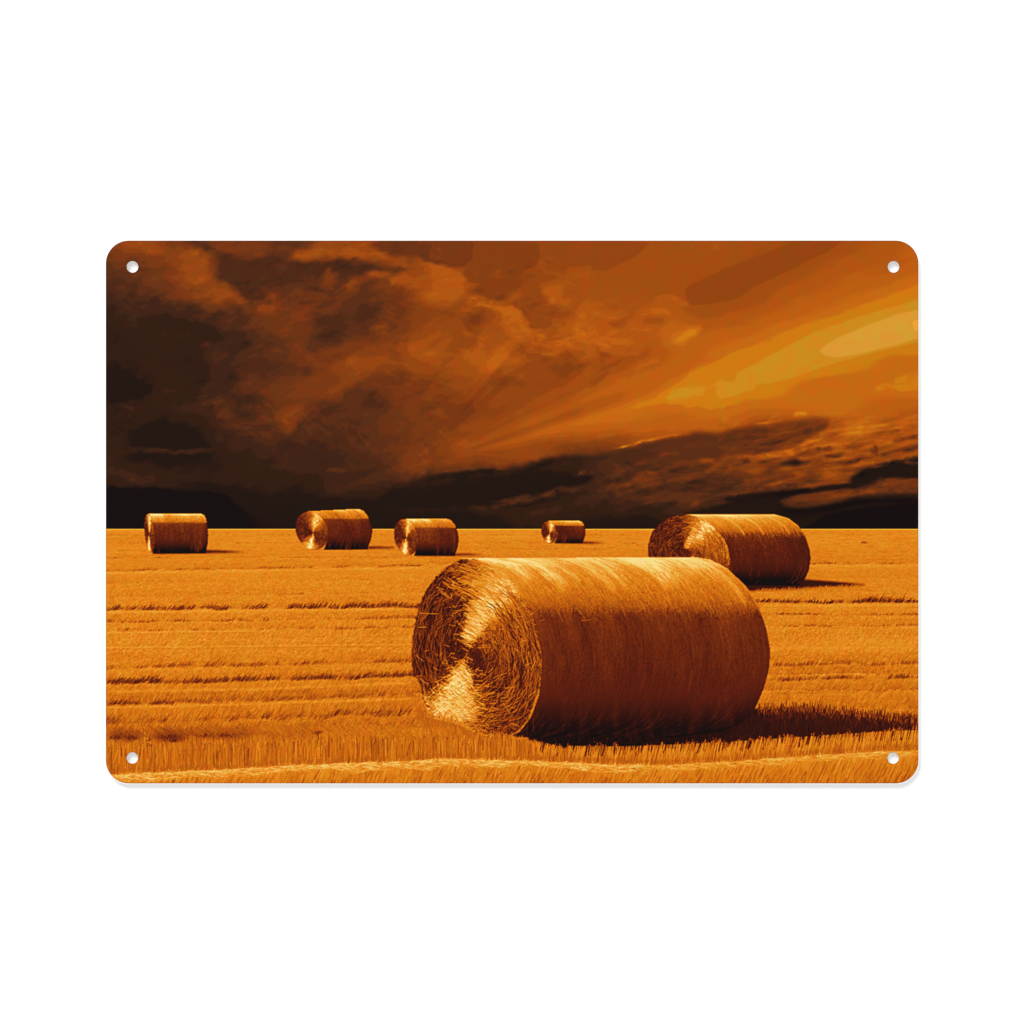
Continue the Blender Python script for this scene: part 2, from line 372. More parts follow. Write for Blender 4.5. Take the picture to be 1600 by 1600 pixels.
def paint_sky():
    T = upsample(SKY_GRID, 165, 1435, 376, 826)
    fill(T, DARK_BANK, lambda x, y: np.interp(x, [600, 800, 900, 960, 1080, 1180, 1300], [1.4, 1.4, 2.0, 3.6, 4.8, 5.2, 7.2]) + .5, 3)
    fill(T, [(600,768),(673,760),(760,750),(830,740),(880,737),(930,741),(920,765),(800,790),(600,800)], 1.1, 6)
    for tile, pts, lev, soft in AREAS:
        fill(T, tp(tile, pts), lev, soft * 1.2 if soft >= 3 else soft, 1, .8 if soft >= 3 else 0)
    for tile, pts, w, lev, soft, al in WISPS:
        line(T, tp(tile, pts), w / 6.3 * 1.25, lev, max(4, soft * 1.3), al, 1.0)
    # broken cloud over the right hand field: long tilted flecks
    x = GX; y = GY + 0.16 * (GX - 1180)
    fleck = fbm(x / 42, y / 8.5, 41, 5) + .35 * (1 - 3 * np.abs(fbm(x / 60, y / 12, 47, 4)))
    m = smooth((x - 1130) / 90) * smooth((GY - 662 + 0.1 * (x - 1200)) / 18) * smooth((800 - y - 0) / 40)
    T += 2.7 * fleck * m
    m2 = smooth((x - 880) / 120) * smooth((1200 - x) / 80) * smooth((GY - 712) / 14) * smooth((806 - GY) / 30)
    T += 1.5 * fleck * m2
    # torn filaments of cloud
    DT = np.zeros_like(T)
    for _ in range(5200):
        X = X0 + (X1 - X0) * rng.random(); Y = 380 + 420 * rng.random()
        right = X > 1120 and Y > 655
        if X - .9 * (Y - 376) > 840 and not right: continue
        if not right and Y > 690 and X < 650: continue
        if X > 690 and 560 < Y < 712 and not right: continue
        g = vnoise(np.array([X / 40.]), np.array([Y / 30.]), 333)[0]
        if g < .45 and not right: continue
        a = (-.22 if right else (-.35 + 1.3 * vnoise(np.array([X / 90.]), np.array([Y / 70.]), 335)[0])) + .22 * rng.standard_normal()
        L = 6 + 20 * rng.random(); v0 = T[int(Y - Y0), int(X - X0)]
        dlt = (1.1 if rng.random() < .6 else -.9) * (.4 + rng.random()) * (1.5 if right else 1.0) * min(1, v0 / 5)
        dash(DT, X, Y, L * math.cos(a), L * math.sin(a), 2 + 4 * rng.random(), dlt, .4)
    T += .8 * blur(DT, 1)
    # the black tongues that cross it
    fill(T, tp('B5', [(880,920),(1000,850),(1250,780),(1400,740),(1640,700),(1640,930),(1300,930),(1150,990),(900,1010)]), 1.2, 3, 1, 1.0)
    line(T, tp('B5', [(-300,1130),(-20,1100),(300,1070),(600,1040),(950,985)]), 9, 1.6, 6, .9)
    line(T, tp('B5', [(60,1030),(420,1000)]), 9, 3.2, 7, .8, 1.0)
    line(T, tp('B5', [(1180,965),(1450,955),(1740,975)]), 12, 7, 7, .9, .8)
    line(T, tp('B5', [(600,1100),(1100,1050),(1700,1010)]), 12, 6.7, 7, .9, .8)
    line(T, tp('B5', [(1440,765),(1700,785)]), 5, 6, 5, .8, .8)
    fill(T, tp('B5', [(230,780),(390,730),(560,770),(420,805)]), 3, 2)
    fill(T, tp('B4', [(400,1460),(640,1400),(900,1270),(1150,1210),(1400,1130),(1600,1085),(1900,1055),(2150,1040),(2000,1100),(1850,1150),(1900,1215),(2000,1235),(2000,1460)]), 1, 2.5)
    fill(T, tp('B5', [(-20,1240),(400,1225),(800,1165),(1000,1120),(1640,1105),(1640,1460),(-20,1460)]), .7, 2)
    fill(T, tp('B5', [(420,1460),(700,1290),(1100,1220),(1640,1170),(1640,1460)]), 0, 2)
    # ragged edges
    wx = 7.0 * fbm(GX / 44, GY / 34, 3, 6); wy = 5.0 * fbm(GX / 44, GY / 34, 11, 6)
    wx += 2.6 * fbm(GX / 11, GY / 8, 5, 3); wy += 1.8 * fbm(GX / 11, GY / 8, 13, 3)
    wet = smooth((GX - 1000) / 150) * smooth((GY - 660) / 20)
    wx = wx * (1 + .6 * wet); wy = wy * (1 - .55 * wet)
    calm = 1 - 0.75 * smooth((GX - 0.9 * (GY - 376) - 790) / 170) * smooth((690 - GY) / 40)
    u = np.clip(GX + wx * calm - X0, 0, NX - 1e-3) * NX / (X1 - X0) ; v = np.clip(GY + wy * calm - Y0, 0, NY - 1e-3)
    u = np.clip(u, 0, NX - 1e-3)
    iu = u.astype(int); iv = v.astype(int); fu = u - iu; fv = v - iv
    T = (T[iv, iu] * (1 - fu) + T[iv, iu + 1] * fu) * (1 - fv) + (T[iv + 1, iu] * (1 - fu) + T[iv + 1, iu + 1] * fu) * fv
    cloudy = calm * (1 - .75 * smooth((GX - 700) / 60) * smooth((GY - 560) / 60) * smooth((735 - GY) / 30))
    cloudy = cloudy * (1 - .6 * smooth((GX - 660) / 30) * smooth((470 - GY) / 30) * smooth((960 - GX) / 30))
    bill = 1 - 2 * np.abs(fbm(GX / 52 + .04 * wx, GY / 34 + .05 * wy, 23, 5))
    T += cloudy * (.8 * fbm((GX + .5 * wx) / 26, (GY + .3 * GX) / 13, 27, 5) + .4 * (bill - .72)) * smooth(T / 4)
    # rays fanning out of the gold break
    ang = np.degrees(np.arctan2(GY - 735, GX - 640))
    ray = fbm(ang / 3.2 + 40, np.zeros_like(ang) + 3.3, 29, 3)
    T += 1.15 * ray * smooth((GX - 690) / 110) * smooth((1240 - GX) / 260) * smooth((GY - 500) / 100) * smooth((728 - GY) / 40)
    bands = fbm((GY + .40 * GX) / 21, (GX - .4 * GY) / 420, 33, 4)
    T += .38 * bands * smooth((GX - .9 * (GY - 376) - 980) / 120) * smooth((660 - GY) / 60)
    T += .45 * (T - blur(T, 10)) * calm
    # posterise softly
    k = np.floor(T); f = T - k
    return k + smooth((f - 0.5) / 0.5 + 0.5) * 0.8 + f * 0.2

SKY_RGB = np.array([(26,18,17),(37,25,20),(52,31,21),(64,36,24),(78,41,23),(92,46,24),(107,51,22),(121,55,21),(134,62,19),(148,68,17),(161,76,15),(175,84,17),(187,93,20),(196,103,21),(205,122,19),(205,137,30),(215,152,50),(234,164,50)], float)
HAY_POS = np.array([0, .06, .14, .25, .34, .44, .55, .63, .70, .77, .84, .91, 1.0])
HAY_RGB = np.array([(22,15,14),(36,20,16),(62,25,17),(94,33,17),(128,52,15),(164,74,15),(196,100,18),(214,117,21),(226,134,28),(233,150,42),(240,181,78),(247,212,125),(253,238,186)], float)

def ramp(pos, rgb, t):
    return np.stack([np.interp(t, pos, rgb[:, c]) for c in range(3)], -1)

# ---- the stubble field
def hash1(n, seed): return np.random.default_rng(seed).random(n)

def noise1(x, seed):
    t = np.random.default_rng(seed).random(256)
    i = int(math.floor(x)); f = x - i; f = f * f * (3 - 2 * f)
    return t[i % 256] * (1 - f) + t[(i + 1) % 256] * f

def along(pts, t):
    xs = [p[0] for p in pts]
    x = xs[0] + (xs[-1] - xs[0]) * t
    return x, float(np.interp(x, xs, [p[1] for p in pts]))

# dark furrows: path, tuft height, darkness (ink density), strength, tufts per pixel, lean, patchiness
FURROWS = [
 ([(165,836),(1435,836)], 1.2, .52, .6, .7, 2.0, .4),
 ([(165,849),(640,848),(1435,850)], 1.5, .50, .6, .7, 2.0, .45),
 ([(165,861),(900,858),(1435,863)], 1.5, .50, .6, .7, 2.0, .45),
 ([(165,872),(480,871),(700,871),(1010,872)], 1.8, .46, .65, .7, 2.0, .45),
 ([(165,893),(300,890),(480,887),(660,884)], 3.8, .36, .85, 1.0, 1.2, .40),
 ([(1262,881),(1435,881)], 3.4, .36, .80, 1.0, 1.0, .45),
 ([(300,917),(380,913)], 3, .45, .5, .5, 1.4, .6),
 ([(165,912),(640,905)], 2, .55, .35, .5, 1.4, .7),
 ([(430,931),(475,928)], 4, .40, .6, .9, 1.2, .3),
 ([(165,933),(640,926)], 2.5, .56, .4, .5, 1.4, .7),
 ([(165,954),(300,952),(480,951),(655,948)], 9, .22, .85, 1.6, .9, .33),
 ([(165,954),(300,953),(480,952),(655,949)], 4, .20, .6, .8, .8, .5),
 ([(1172,942),(1300,942),(1435,941)], 7, .16, .85, 1.7, .8, .25),
 ([(1340,941),(1410,940)], 13, .18, .75, 1.5, .8, .2),
 ([(1190,960),(1300,961),(1435,961)], 4, .34, .85, 1.1, .9, .38),
 ([(1200,979),(1435,978)], 4, .38, .8, 1.0, .9, .45),
 ([(1190,1085),(1435,1082)], 6, .48, .6, 1.0, .7, .45),
 ([(1195,969),(1435,969)], 3, .50, .45, .7, .9, .7),
 ([(165,972),(400,970),(600,967),(650,966)], 5.5, .36, .8, 1.3, .7, .32),
 ([(165,986),(400,984),(650,981)], 5, .38, .75, 1.1, .7, .42),
 ([(165,1000),(650,995)], 3, .56, .4, .6, .7, .6),
 ([(165,1016),(650,1011)], 4, .55, .4, .8, .7, .6),
 ([(165,1044),(400,1040),(650,1034)], 8, .36, .75, 1.4, .8, .38),
 ([(165,1069),(330,1066),(480,1062),(650,1056)], 10, .24, .75, 1.7, .85, .30),
 ([(165,1068),(250,1067)], 11, .20, .7, 1.6, .85, .2),
 ([(1208,1040),(1435,1038)], 8, .35, .8, 1.5, .6, .33),
 ([(1200,1063),(1435,1060)], 8, .28, .75, 1.7, .8, .3),
 ([(165,1102),(270,1099)], 9, .24, .7, 1.6, .8, .25),
 ([(270,1099),(480,1093),(645,1086)], 8, .36, .7, 1.4, .8, .38),
 ([(165,1130),(400,1124),(640,1115)], 13, .32, .75, 1.1, .75, .42),
]

def paint_field(F):
    H0 = 826.4
    n = rng.random
    d = np.clip((GY - H0) / 400, 0, 1)
    base = 0.695 - 0.035 * smooth((GY - 1030) / 60) - 0.085 * smooth((GY - 1098) / 55)
    base = base + 0.03 * fbm(GX / 190, GY / 9, 61, 3) + 0.03 * fbm(GX / 34, GY / (2 + 7 * d), 67, 3)
    for y0, y1, su, sv, lean_, am, sd in ((800, 905, 5.0, 1.6, .0, .055, 71), (890, 985, 3.4, 2.6, .5, .065, 72), (965, 1075, 3.0, 4.5, .8, .085, 73), (1055, 1160, 3.2, 7.5, .75, .10, 74)):
        wgt = smooth((GY - y0) / 22) * smooth((y1 - GY) / 22)
        base = base + wgt * am * fbm((GX + lean_ * GY) / su, GY / sv, sd, 3)
    base = base + (.03 + .07 * smooth((GY - 850) / 120)) * fbm(GX / 1.7, GY / 1.4, 78, 2)
    # every swath is lit on its crest and falls off towards the furrow below it
    for (fa, fb_, dep, hgt) in ((872, 871, .03, 7), (893, 883, .05, 9), (912, 905, .03, 8), (933, 926, .03, 9), (954, 946, .07, 13), (972, 964, .05, 9), (986, 979, .05, 8), (1000, 994, .025, 7),
                                (1016, 1011, .03, 9), (1045, 1036, .06, 15), (1069, 1057, .09, 16), (1102, 1084, .10, 18), (1132, 1112, .06, 18), (1156, 1138, .12, 24)):
        fy = fa + (fb_ - fa) * np.clip((GX - 165) / 485, 0, 1.25) + 2.2 * fbm(GX / 40, GX * 0 + fa, 75, 3) + 1.8 * fbm(GX / 5, GX * 0 + fa, 76, 2) + 1.2 * fbm(GX / 2.2, GY / 2, 79, 2)
        dy = fy - GY
        amp = 1.35 * dep * (.75 + .6 * fbm(GX / 70, GX * 0 + fa * 1.7, 77, 3))
        base = base - amp * np.exp(-np.maximum(dy, 0) / hgt) * (dy > 0) + .5 * amp * np.exp(-np.maximum(-dy, 0) / (hgt * .35)) * (dy <= 0)
    sel = GY > H0
    F[sel] = base[sel]
    line(F, [(165, 827.2), (1436, 827.2)], 1.6, .80, 1.2, .9)
    # stubble straws, small far off and long close by
    N = 34000
    ys = H0 + 4 + 394 * n(N) ** 1.15
    xs = X0 + n(N) * (X1 - X0)
    order = np.argsort(ys)
    for i in order:
        y = ys[i]; x = xs[i]; s = (y - H0) / 400
        if y > 1150:
            L = 13 + 13 * n(); a = math.radians(82 + 12 * n() - (8 if x > 900 else -2)); w = 1.3
            v = .60 + .11 * rng.standard_normal()
        elif y > 1070:
            L = 7 + 9 * n(); a = math.radians(52 + 26 * n()); w = 1.1
            v = .66 + .085 * rng.standard_normal()
        elif y > 960:
            L = 3 + 6 * n() * (s + .4); a = math.radians(40 + 45 * n()); w = .9
            v = .70 + .075 * rng.standard_normal()
        else:
            L = 1 + 7 * s * n() + 2; a = math.radians(10 + 50 * n() * min(1, s * 3.5)); w = .8
            v = .71 + (.03 + .12 * s) * rng.standard_normal()
        dash(F, x, y, L * math.cos(a) * .8, -L * math.sin(a) * .8, w * .95, min(max(v - (.15 if n() < .14 else 0), .26), .86), .50)
    for pts, h, v, st, dens, lean, patch in FURROWS:
        x0, x1 = pts[0][0], pts[-1][0]
        cnt = int((x1 - x0) * dens * 1.35)
        sd = int(x0 * 3 + pts[0][1])
        for _ in range(cnt):
            x, y = along(pts, n())
            p = noise1(x / 28, sd) * .6 + noise1(x / 9, sd + 1) * .4
            amp = min(1, max(0, (p - patch * .8) / .35 + .33))
            if n() > amp: continue
            L = h * (.45 + .75 * n()) * (.6 + .4 * amp)
            y += (noise1(x / 23, sd + 2) - .5) * h * .45
            dash(F, x, y + h * .35 * (n() - .6), L * lean * (.3 + n()) * .7, -L * (.3 + .6 * n()), .8 + h * .04, v + .03 + .12 * rng.standard_normal() + .10 * (1 - amp), st * amp * .52)
    # pale crests between the furrows
    for pts, w, al in [([(165,989),(300,987),(420,986)], 1.2, .6), ([(165,1012),(650,1007)], 1.3, .55), ([(165,1081),(400,1077),(640,1067)], 4, .35),
                       ([(165,1106),(300,1103),(640,1092)], 3, .35), ([(165,957),(650,952)], 3, .3), ([(1190,946),(1435,945)], 4, .35), ([(165,896),(660,888)], 3, .3),
                       ([(1200,1010),(1435,1008)], 14, .25), ([(1270,885),(1435,884)], 3, .25)]:
        line(F, pts, w, .79, w * .9 + 1, al)
        for _ in range(int((pts[-1][0] - pts[0][0]) * .35)):
            x, y = along(pts, n())
            dash(F, x, y + w * (n() - .5), 5 * n() + 1, -2.5 * n(), .8, .82, .55)
    # tiny clod far off
    fill(F, [(1344,849),(1347,846),(1352,846),(1357,849)], .36, .5, .8)
    line(F, [(1352,854),(1366,853)], 1.4, .58, 1.2, .7)
    # the trodden bank on the left: straws lying the other way over a dark hollow
    for hx, hy, hw, hh, v in ((195,1151,26,5,.17), (266,1152,30,6,.17), (345,1148,55,5,.27), (450,1145,50,4,.42), (560,1142,60,3,.48)):
        fill(F, [(hx - hw, hy), (hx - hw * .5, hy - hh * 1.4), (hx + hw * .6, hy - hh), (hx + hw, hy + hh * .3), (hx + hw * .4, hy + hh), (hx - hw * .6, hy + hh * .8)], v, 3.5, .8)
    for x0, x1, dk in ((168, 222, .20), (236, 305, .20), (305, 400, .26), (400, 520, .34), (520, 660, .37)):
        for _ in range(int((x1 - x0) * 2.6)):
            x = x0 + (x1 - x0) * n() + 6 * rng.standard_normal(); y = 1138 + 9 * n() - (x - 165) * .012
            L = 7 + 9 * n()
            dash(F, x, y - 2, L * .8, L * .65, 1.0, dk + .12 + .24 * n(), .38)
        for _ in range(int((x1 - x0) * .8)):
            x = x0 + (x1 - x0) * (.15 + .7 * n()); y = 1151 + 5 * rng.standard_normal() - (x - 165) * .012
            dash(F, x, y, (n() - .3) * 4, (n() - .5) * 9, 1.2, dk + .02 + .2 * n(), .42)
    for bx, by, r in ((182,1153,5),(205,1154,6),(266,1154,6),(272,1158,4),(233,1165,2),(287,1173,2),(350,1150,5),(498,1146,4),(320,1150,4),(232,1157,2)):
        for _ in range(r * 5):
            dash(F, bx + r * rng.standard_normal() * .9, by + r * rng.standard_normal() * .35, 2 * n(), -4 * n(), 1.2, .14 + .18 * n(), .5)

def paint_shadows(F):
    n = rng.random
    # long shadows of the far bales
    for pts, v in [([(322,859.5),(345,860.2),(384,862.4),(350,864),(240,865.5),(240,862)], .14), ([(575,853.8),(616,854.6),(616,856.6),(575,857.5)], .14),
                   ([(711,865),(735,865.2),(757,866.6),(735,867.6),(645,868.6)], .14), ([(911,846.2),(930,846.9),(946,848.3),(928,849.3),(868,849.4)], .16),
                   ([(1150,903),(1256,905),(1300,908.5),(1355,913.5),(1330,916),(1290,916.5),(1240,921),(1170,923)], .10)]:
        fill(F, pts, v, .6, .95)
    for _ in range(260):
        x = 1180 + 165 * n(); yb = np.interp(x, [1170, 1240, 1290, 1350], [922, 920, 917, 914])
        dash(F, x, yb + 3, 2.5 * n(), -1 - 5 * n(), 1.0, .52 + .18 * n(), .5)
    # shadow of the big bale
    top = [(1150,1100),(1180,1107),(1200,1109),(1240,1106),(1280,1108),(1330,1114),(1380,1120),(1440,1126)]
    bot = [(1440,1146),(1400,1148),(1350,1151),(1250,1157),(1150,1165),(1050,1171),(960,1173),(880,1170),(828,1158),(820,1140)]
    fill(F, top + bot, lambda x, y: np.interp(x, [830, 1050, 1180, 1300, 1436], [.03, .045, .10, .13, .14]) + .03 * fbm(x / 3, y / 12, 310, 3), 1, 1)
    for _ in range(900):                       # feathered upper edge
        x = 1184 + 256 * n(); yt = np.interp(x, [p[0] for p in top], [p[1] for p in top])
        dash(F, x, yt + 9 * n(), (n() - .3) * 5, -3 - 11 * n() ** 2, 1.1, .12 + .12 * n(), .5)
    for _ in range(1500):                      # stubble just visible inside
        x = 830 + 610 * n(); yt = 1120 + 48 * n()
        dash(F, x, yt, (n() - .4) * 3, -5 - 8 * n(), 1.0, .04 + .20 * n() * (1 if x > 1150 else .7), .5)
    for _ in range(420):
        f = n() ** 2; x = 1186 + 250 * n(); yt = np.interp(x, [p[0] for p in top], [p[1] for p in top]) + 3 + 20 * f
        dash(F, x, yt, (n() - .4) * 4, -3 - 5 * n(), .9, .52 - .25 * f + .12 * n(), .5 - .25 * f)

def paint_front(F):
    n = rng.random
    ridge = [(165,1212),(190,1209),(260,1206),(340,1203),(450,1196),(560,1192),(640,1189),(690,1185),(760,1187),(850,1190),(950,1194),(1040,1196),(1120,1191),(1200,1186),(1300,1179),(1370,1174),(1436,1173)]
    rx = [p[0] for p in ridge]; ry = [p[1] for p in ridge]
    # standing stubble between the bale's shadow and the ridge, its tips over the shadow
    tipx = [165, 640, 700, 790, 830, 870, 960, 1050, 1150, 1250, 1350, 1436]
    tipy = [1164, 1150, 1150, 1150, 1158, 1167, 1168, 1165, 1160, 1153, 1146, 1142]
    for _ in range(5200):
        x = 163 + 1275 * n(); yr = np.interp(x, rx, ry) + 2; yt = np.interp(x, tipx, tipy) + (13 * n() ** 2 - 4 + 15 * (noise1(x / 6, 5) - .42)) * (1 if x > 830 else .5)
        yb = yt + (yr - yt) * n() ** .8; L = min((yb - yt) * (.5 + .5 * n()), 30)
        lean = .05 + .13 * n() + (.10 if x > 900 else -.10)
        if n() < .07: lean = .45 * (n() - .3)
        v = .585 + .10 * rng.standard_normal() + .05 * (x > 1000) + .05 * (noise1(x / 14, 77) - .5)
        if n() < .12: v -= .18
        dash(F, x, yb, L * lean, -L, 1.0 + .9 * n(), min(max(v, .24), .79), .55)
    for _ in range(420):                       # gaps between the stems, dark from the shadow behind
        x = 835 + 600 * n(); yt = np.interp(x, tipx, tipy)
        if noise1(x / 6, 9) < .45: continue
        L = 4 + 12 * n()
        dash(F, x, yt + L * .9, L * (.15 + .2 * n()), -L, 1.2 + .8 * n(), .15 + .1 * n(), .75)
    for _ in range(330):                       # bright tips
        x = 840 + 597 * n(); yt = np.interp(x, tipx, tipy)
        L = 7 + 14 * n()
        dash(F, x, yt + L - 1, L * (.1 + .22 * n()), -L, 1.1, .68 + .09 * n(), .75)
    for _ in range(1000):                      # dark foot just above the ridge
        x = 163 + 1275 * n(); yr = np.interp(x, rx, ry)
        dash(F, x, yr - 1 - 3 * n(), 1.5 * (n() - .3), -3 - 5 * n(), 1.3, .42 + .14 * n(), .5)
    # the ridge and its front slope
    slope = ridge + [(1436, 1226), (163, 1226)]
    fill(F, slope, .66, .5)
    for _ in range(5200):
        x = 160 + 1280 * n(); yr = np.interp(x, rx, ry); f = n()
        y = yr + 3 + (1230 - yr) * f
        L = 6 + 12 * n()
        v = .715 - .14 * ((y - yr) / 36) + .085 * rng.standard_normal()
        if n() < .10 and y > yr + 12: v -= .18
        v += .06 * (noise1(x / 17, 31) - .5)
        dash(F, x, y + L * .4, L * (.28 + .25 * n()), -L * .9, 1.2 + .6 * n(), min(max(v, .26), .84), .6)
    for _ in range(3800):
        x = 170 + 1268 * n(); yr = np.interp(x, rx, ry); q = noise1(x / 37, 55)
        w = (5 + 11 * q) * (1.0 if x < 1000 else .65) * min(1, (x - 150) / 100 + .4)
        y = yr + 1 + w * n() ** 1.3
        a = (n() - .5) * 1.1 + .05
        L = 4 + 9 * n()
        bright = .80 + .17 * n() - .05 * (x > 1000) - .04 * (1 - q) - (.22 if n() < .16 else 0) - .06 * (y - yr) / 12
        dash(F, x - L / 2, y, L * math.cos(a), L * math.sin(a) * .6, 1.0 + .5 * n(), bright, .55)
    for _ in range(70):
        x = 180 + 1240 * n(); yr = np.interp(x, rx, ry)
        L = 5 + 9 * n()
        dash(F, x, yr + 2, L * (n() - .4), -L * .6 * n(), .9, .84 + .1 * n(), .8)

# ---- the bales.  face: centre, half width, half height, shear; sides from the arc of the face to the far arc
BALES = [
 dict(key='big', face=[(722,874),(712,878),(700,885),(682,900),(667,920),(656,941),(650,965),(645,990),(643,1012),(643,1036),(645,1056),(654,1065),(659,1085),(664,1105),(668,1118),(682,1126),(702,1130),(725,1138),(742,1150),(765,1156),(794,1152),(815,1137),(830,1113),(840,1085),(845,1052),(846,1028),(841,1000),(832,965),(820,938),(805,912),(785,893),(760,880),(740,874)], psh=0.0, c=(745,1012), a=101.5, b=138, sh=.25, eye=(732,1016), ytop=(872,870), left=[(722,874),(760,880),(795,905),(822,945),(838,985),(845,1020),(846,1045),(842,1085),(830,1120),(812,1143),(800,1149)],
      right=[(1080,869),(1110,874),(1135,887),(1165,915),(1185,945),(1198,983),(1204,1016),(1202,1045),(1194,1075),(1182,1103),(1170,1120),(1152,1134),(1125,1144),(1060,1152)], term=957, bottom=1152, dens=1.0),
 dict(key='mid', c=(1076,867), a=63.5, b=62.5, sh=.12, eye=(1073,857), ytop=(804,804), left=[(1072,804),(1095,808),(1115,820),(1128,836),(1136,855),(1139,872),(1139,890),(1134,905),(1120,918)],
      right=[(1212,804),(1232,810),(1248,822),(1259,840),(1265,858),(1266.5,873),(1264,890),(1258,904),(1250,911)], term=834, bottom=914, dens=.5),
 dict(key='left', c=(233.5,833), a=7.6, b=30, sh=.10, eye=(233,834), ytop=(803,803), left=[(232,803),(237,808),(240,820),(241,835),(241,850),(239,862)],
      right=[(315,803),(319,805),(322,811),(324.5,824),(325.5,836),(325,848),(322,861)], term=818, bottom=864.5, dens=.2),
 dict(key='second', c=(487,829), a=25, b=29.5, sh=.15, eye=(489,832), ytop=(799,795), left=[(481,799),(494,801),(504,809),(510,820),(512,833),(511,845),(507,858)],
      right=[(560,795),(568,798),(575,807),(580,819),(582,829),(580,842),(575,855)], term=812, bottom=858.5, dens=.25),
 dict(key='third', c=(634,839), a=18.3, b=28, sh=.13, eye=(635,840), ytop=(811,810), left=[(634,811),(643,814),(649,824),(652,838),(652,850),(648,866)],
      right=[(696,810),(704,812.5),(711,820),(715.5,832),(717,843),(715,856),(711,866)], term=825.5, bottom=868, dens=.25),
 dict(key='far', c=(857.5,831.5), a=11.8, b=17, sh=.12, eye=(859,833), ytop=(814,813), left=[(857,814),(864,816),(868.5,823),(870.5,832),(870,840),(867,848)],
      right=[(902,813),(908,814.5),(912,819),(914.5,827),(915,835),(911,847)], term=822, bottom=848.5, dens=.2),
]

def arcx(pts, y):
    return np.interp(y, [p[1] for p in pts], [p[0] for p in pts])

def bale_masks(B):
    cx, cy = B['c']
    i0, i1, j0, j1 = window(cx - B['a'] * 1.2 - 12, max(p[0] for p in B['right']) + B['a'] * .15 + 6, cy - B['b'] * 1.2 - 8, B['bottom'] + 14)
    x = GX[j0:j1, i0:i1]; y = GY[j0:j1, i0:i1]
    ex = (x - cx - B['sh'] * (y - cy)) / B['a']; ey = (y - cy) / B['b']
    if B['key'] == 'mid':
        rag = 0.016 * fbm(x / 7, y / 7, 90, 3)
    else:
        rag = 0
    face = (np.hypot(ex, ey) + rag) < 1
    if 'face' in B:
        face = inside(B['face'], x + 2.0 * fbm(x / 5, y / 5, 90, 3), y + 2.0 * fbm(x / 5, y / 5, 93, 3))
    yt0, yt1 = B['ytop']
    xl = arcx(B['left'], y); xr = arcx(B['right'], y)
    xa = B['left'][0][0]; xb = B['right'][0][0]
    ytop = yt0 + (yt1 - yt0) * np.clip((x - xa) / (xb - xa), 0, 1)
    side = (x >= xl) & (x <= xr) & (y >= ytop) & (y <= B['bottom']) & ~face
    side |= (x > cx) & (x <= xl) & (x > xl - B['a'] * .5) & ~face & (y >= ytop) & (y < B['left'][-1][1]) & (y < cy)
    return (i0, i1, j0, j1), x, y, face, side, xl, xr, ex, ey

def soften(mask):
    m = np.pad(mask.astype(float), 1, mode='edge')
    m = (m[:-2] + 2 * m[1:-1] + m[2:]) / 4
    return (m[:, :-2] + 2 * m[:, 1:-1] + m[:, 2:]) / 4

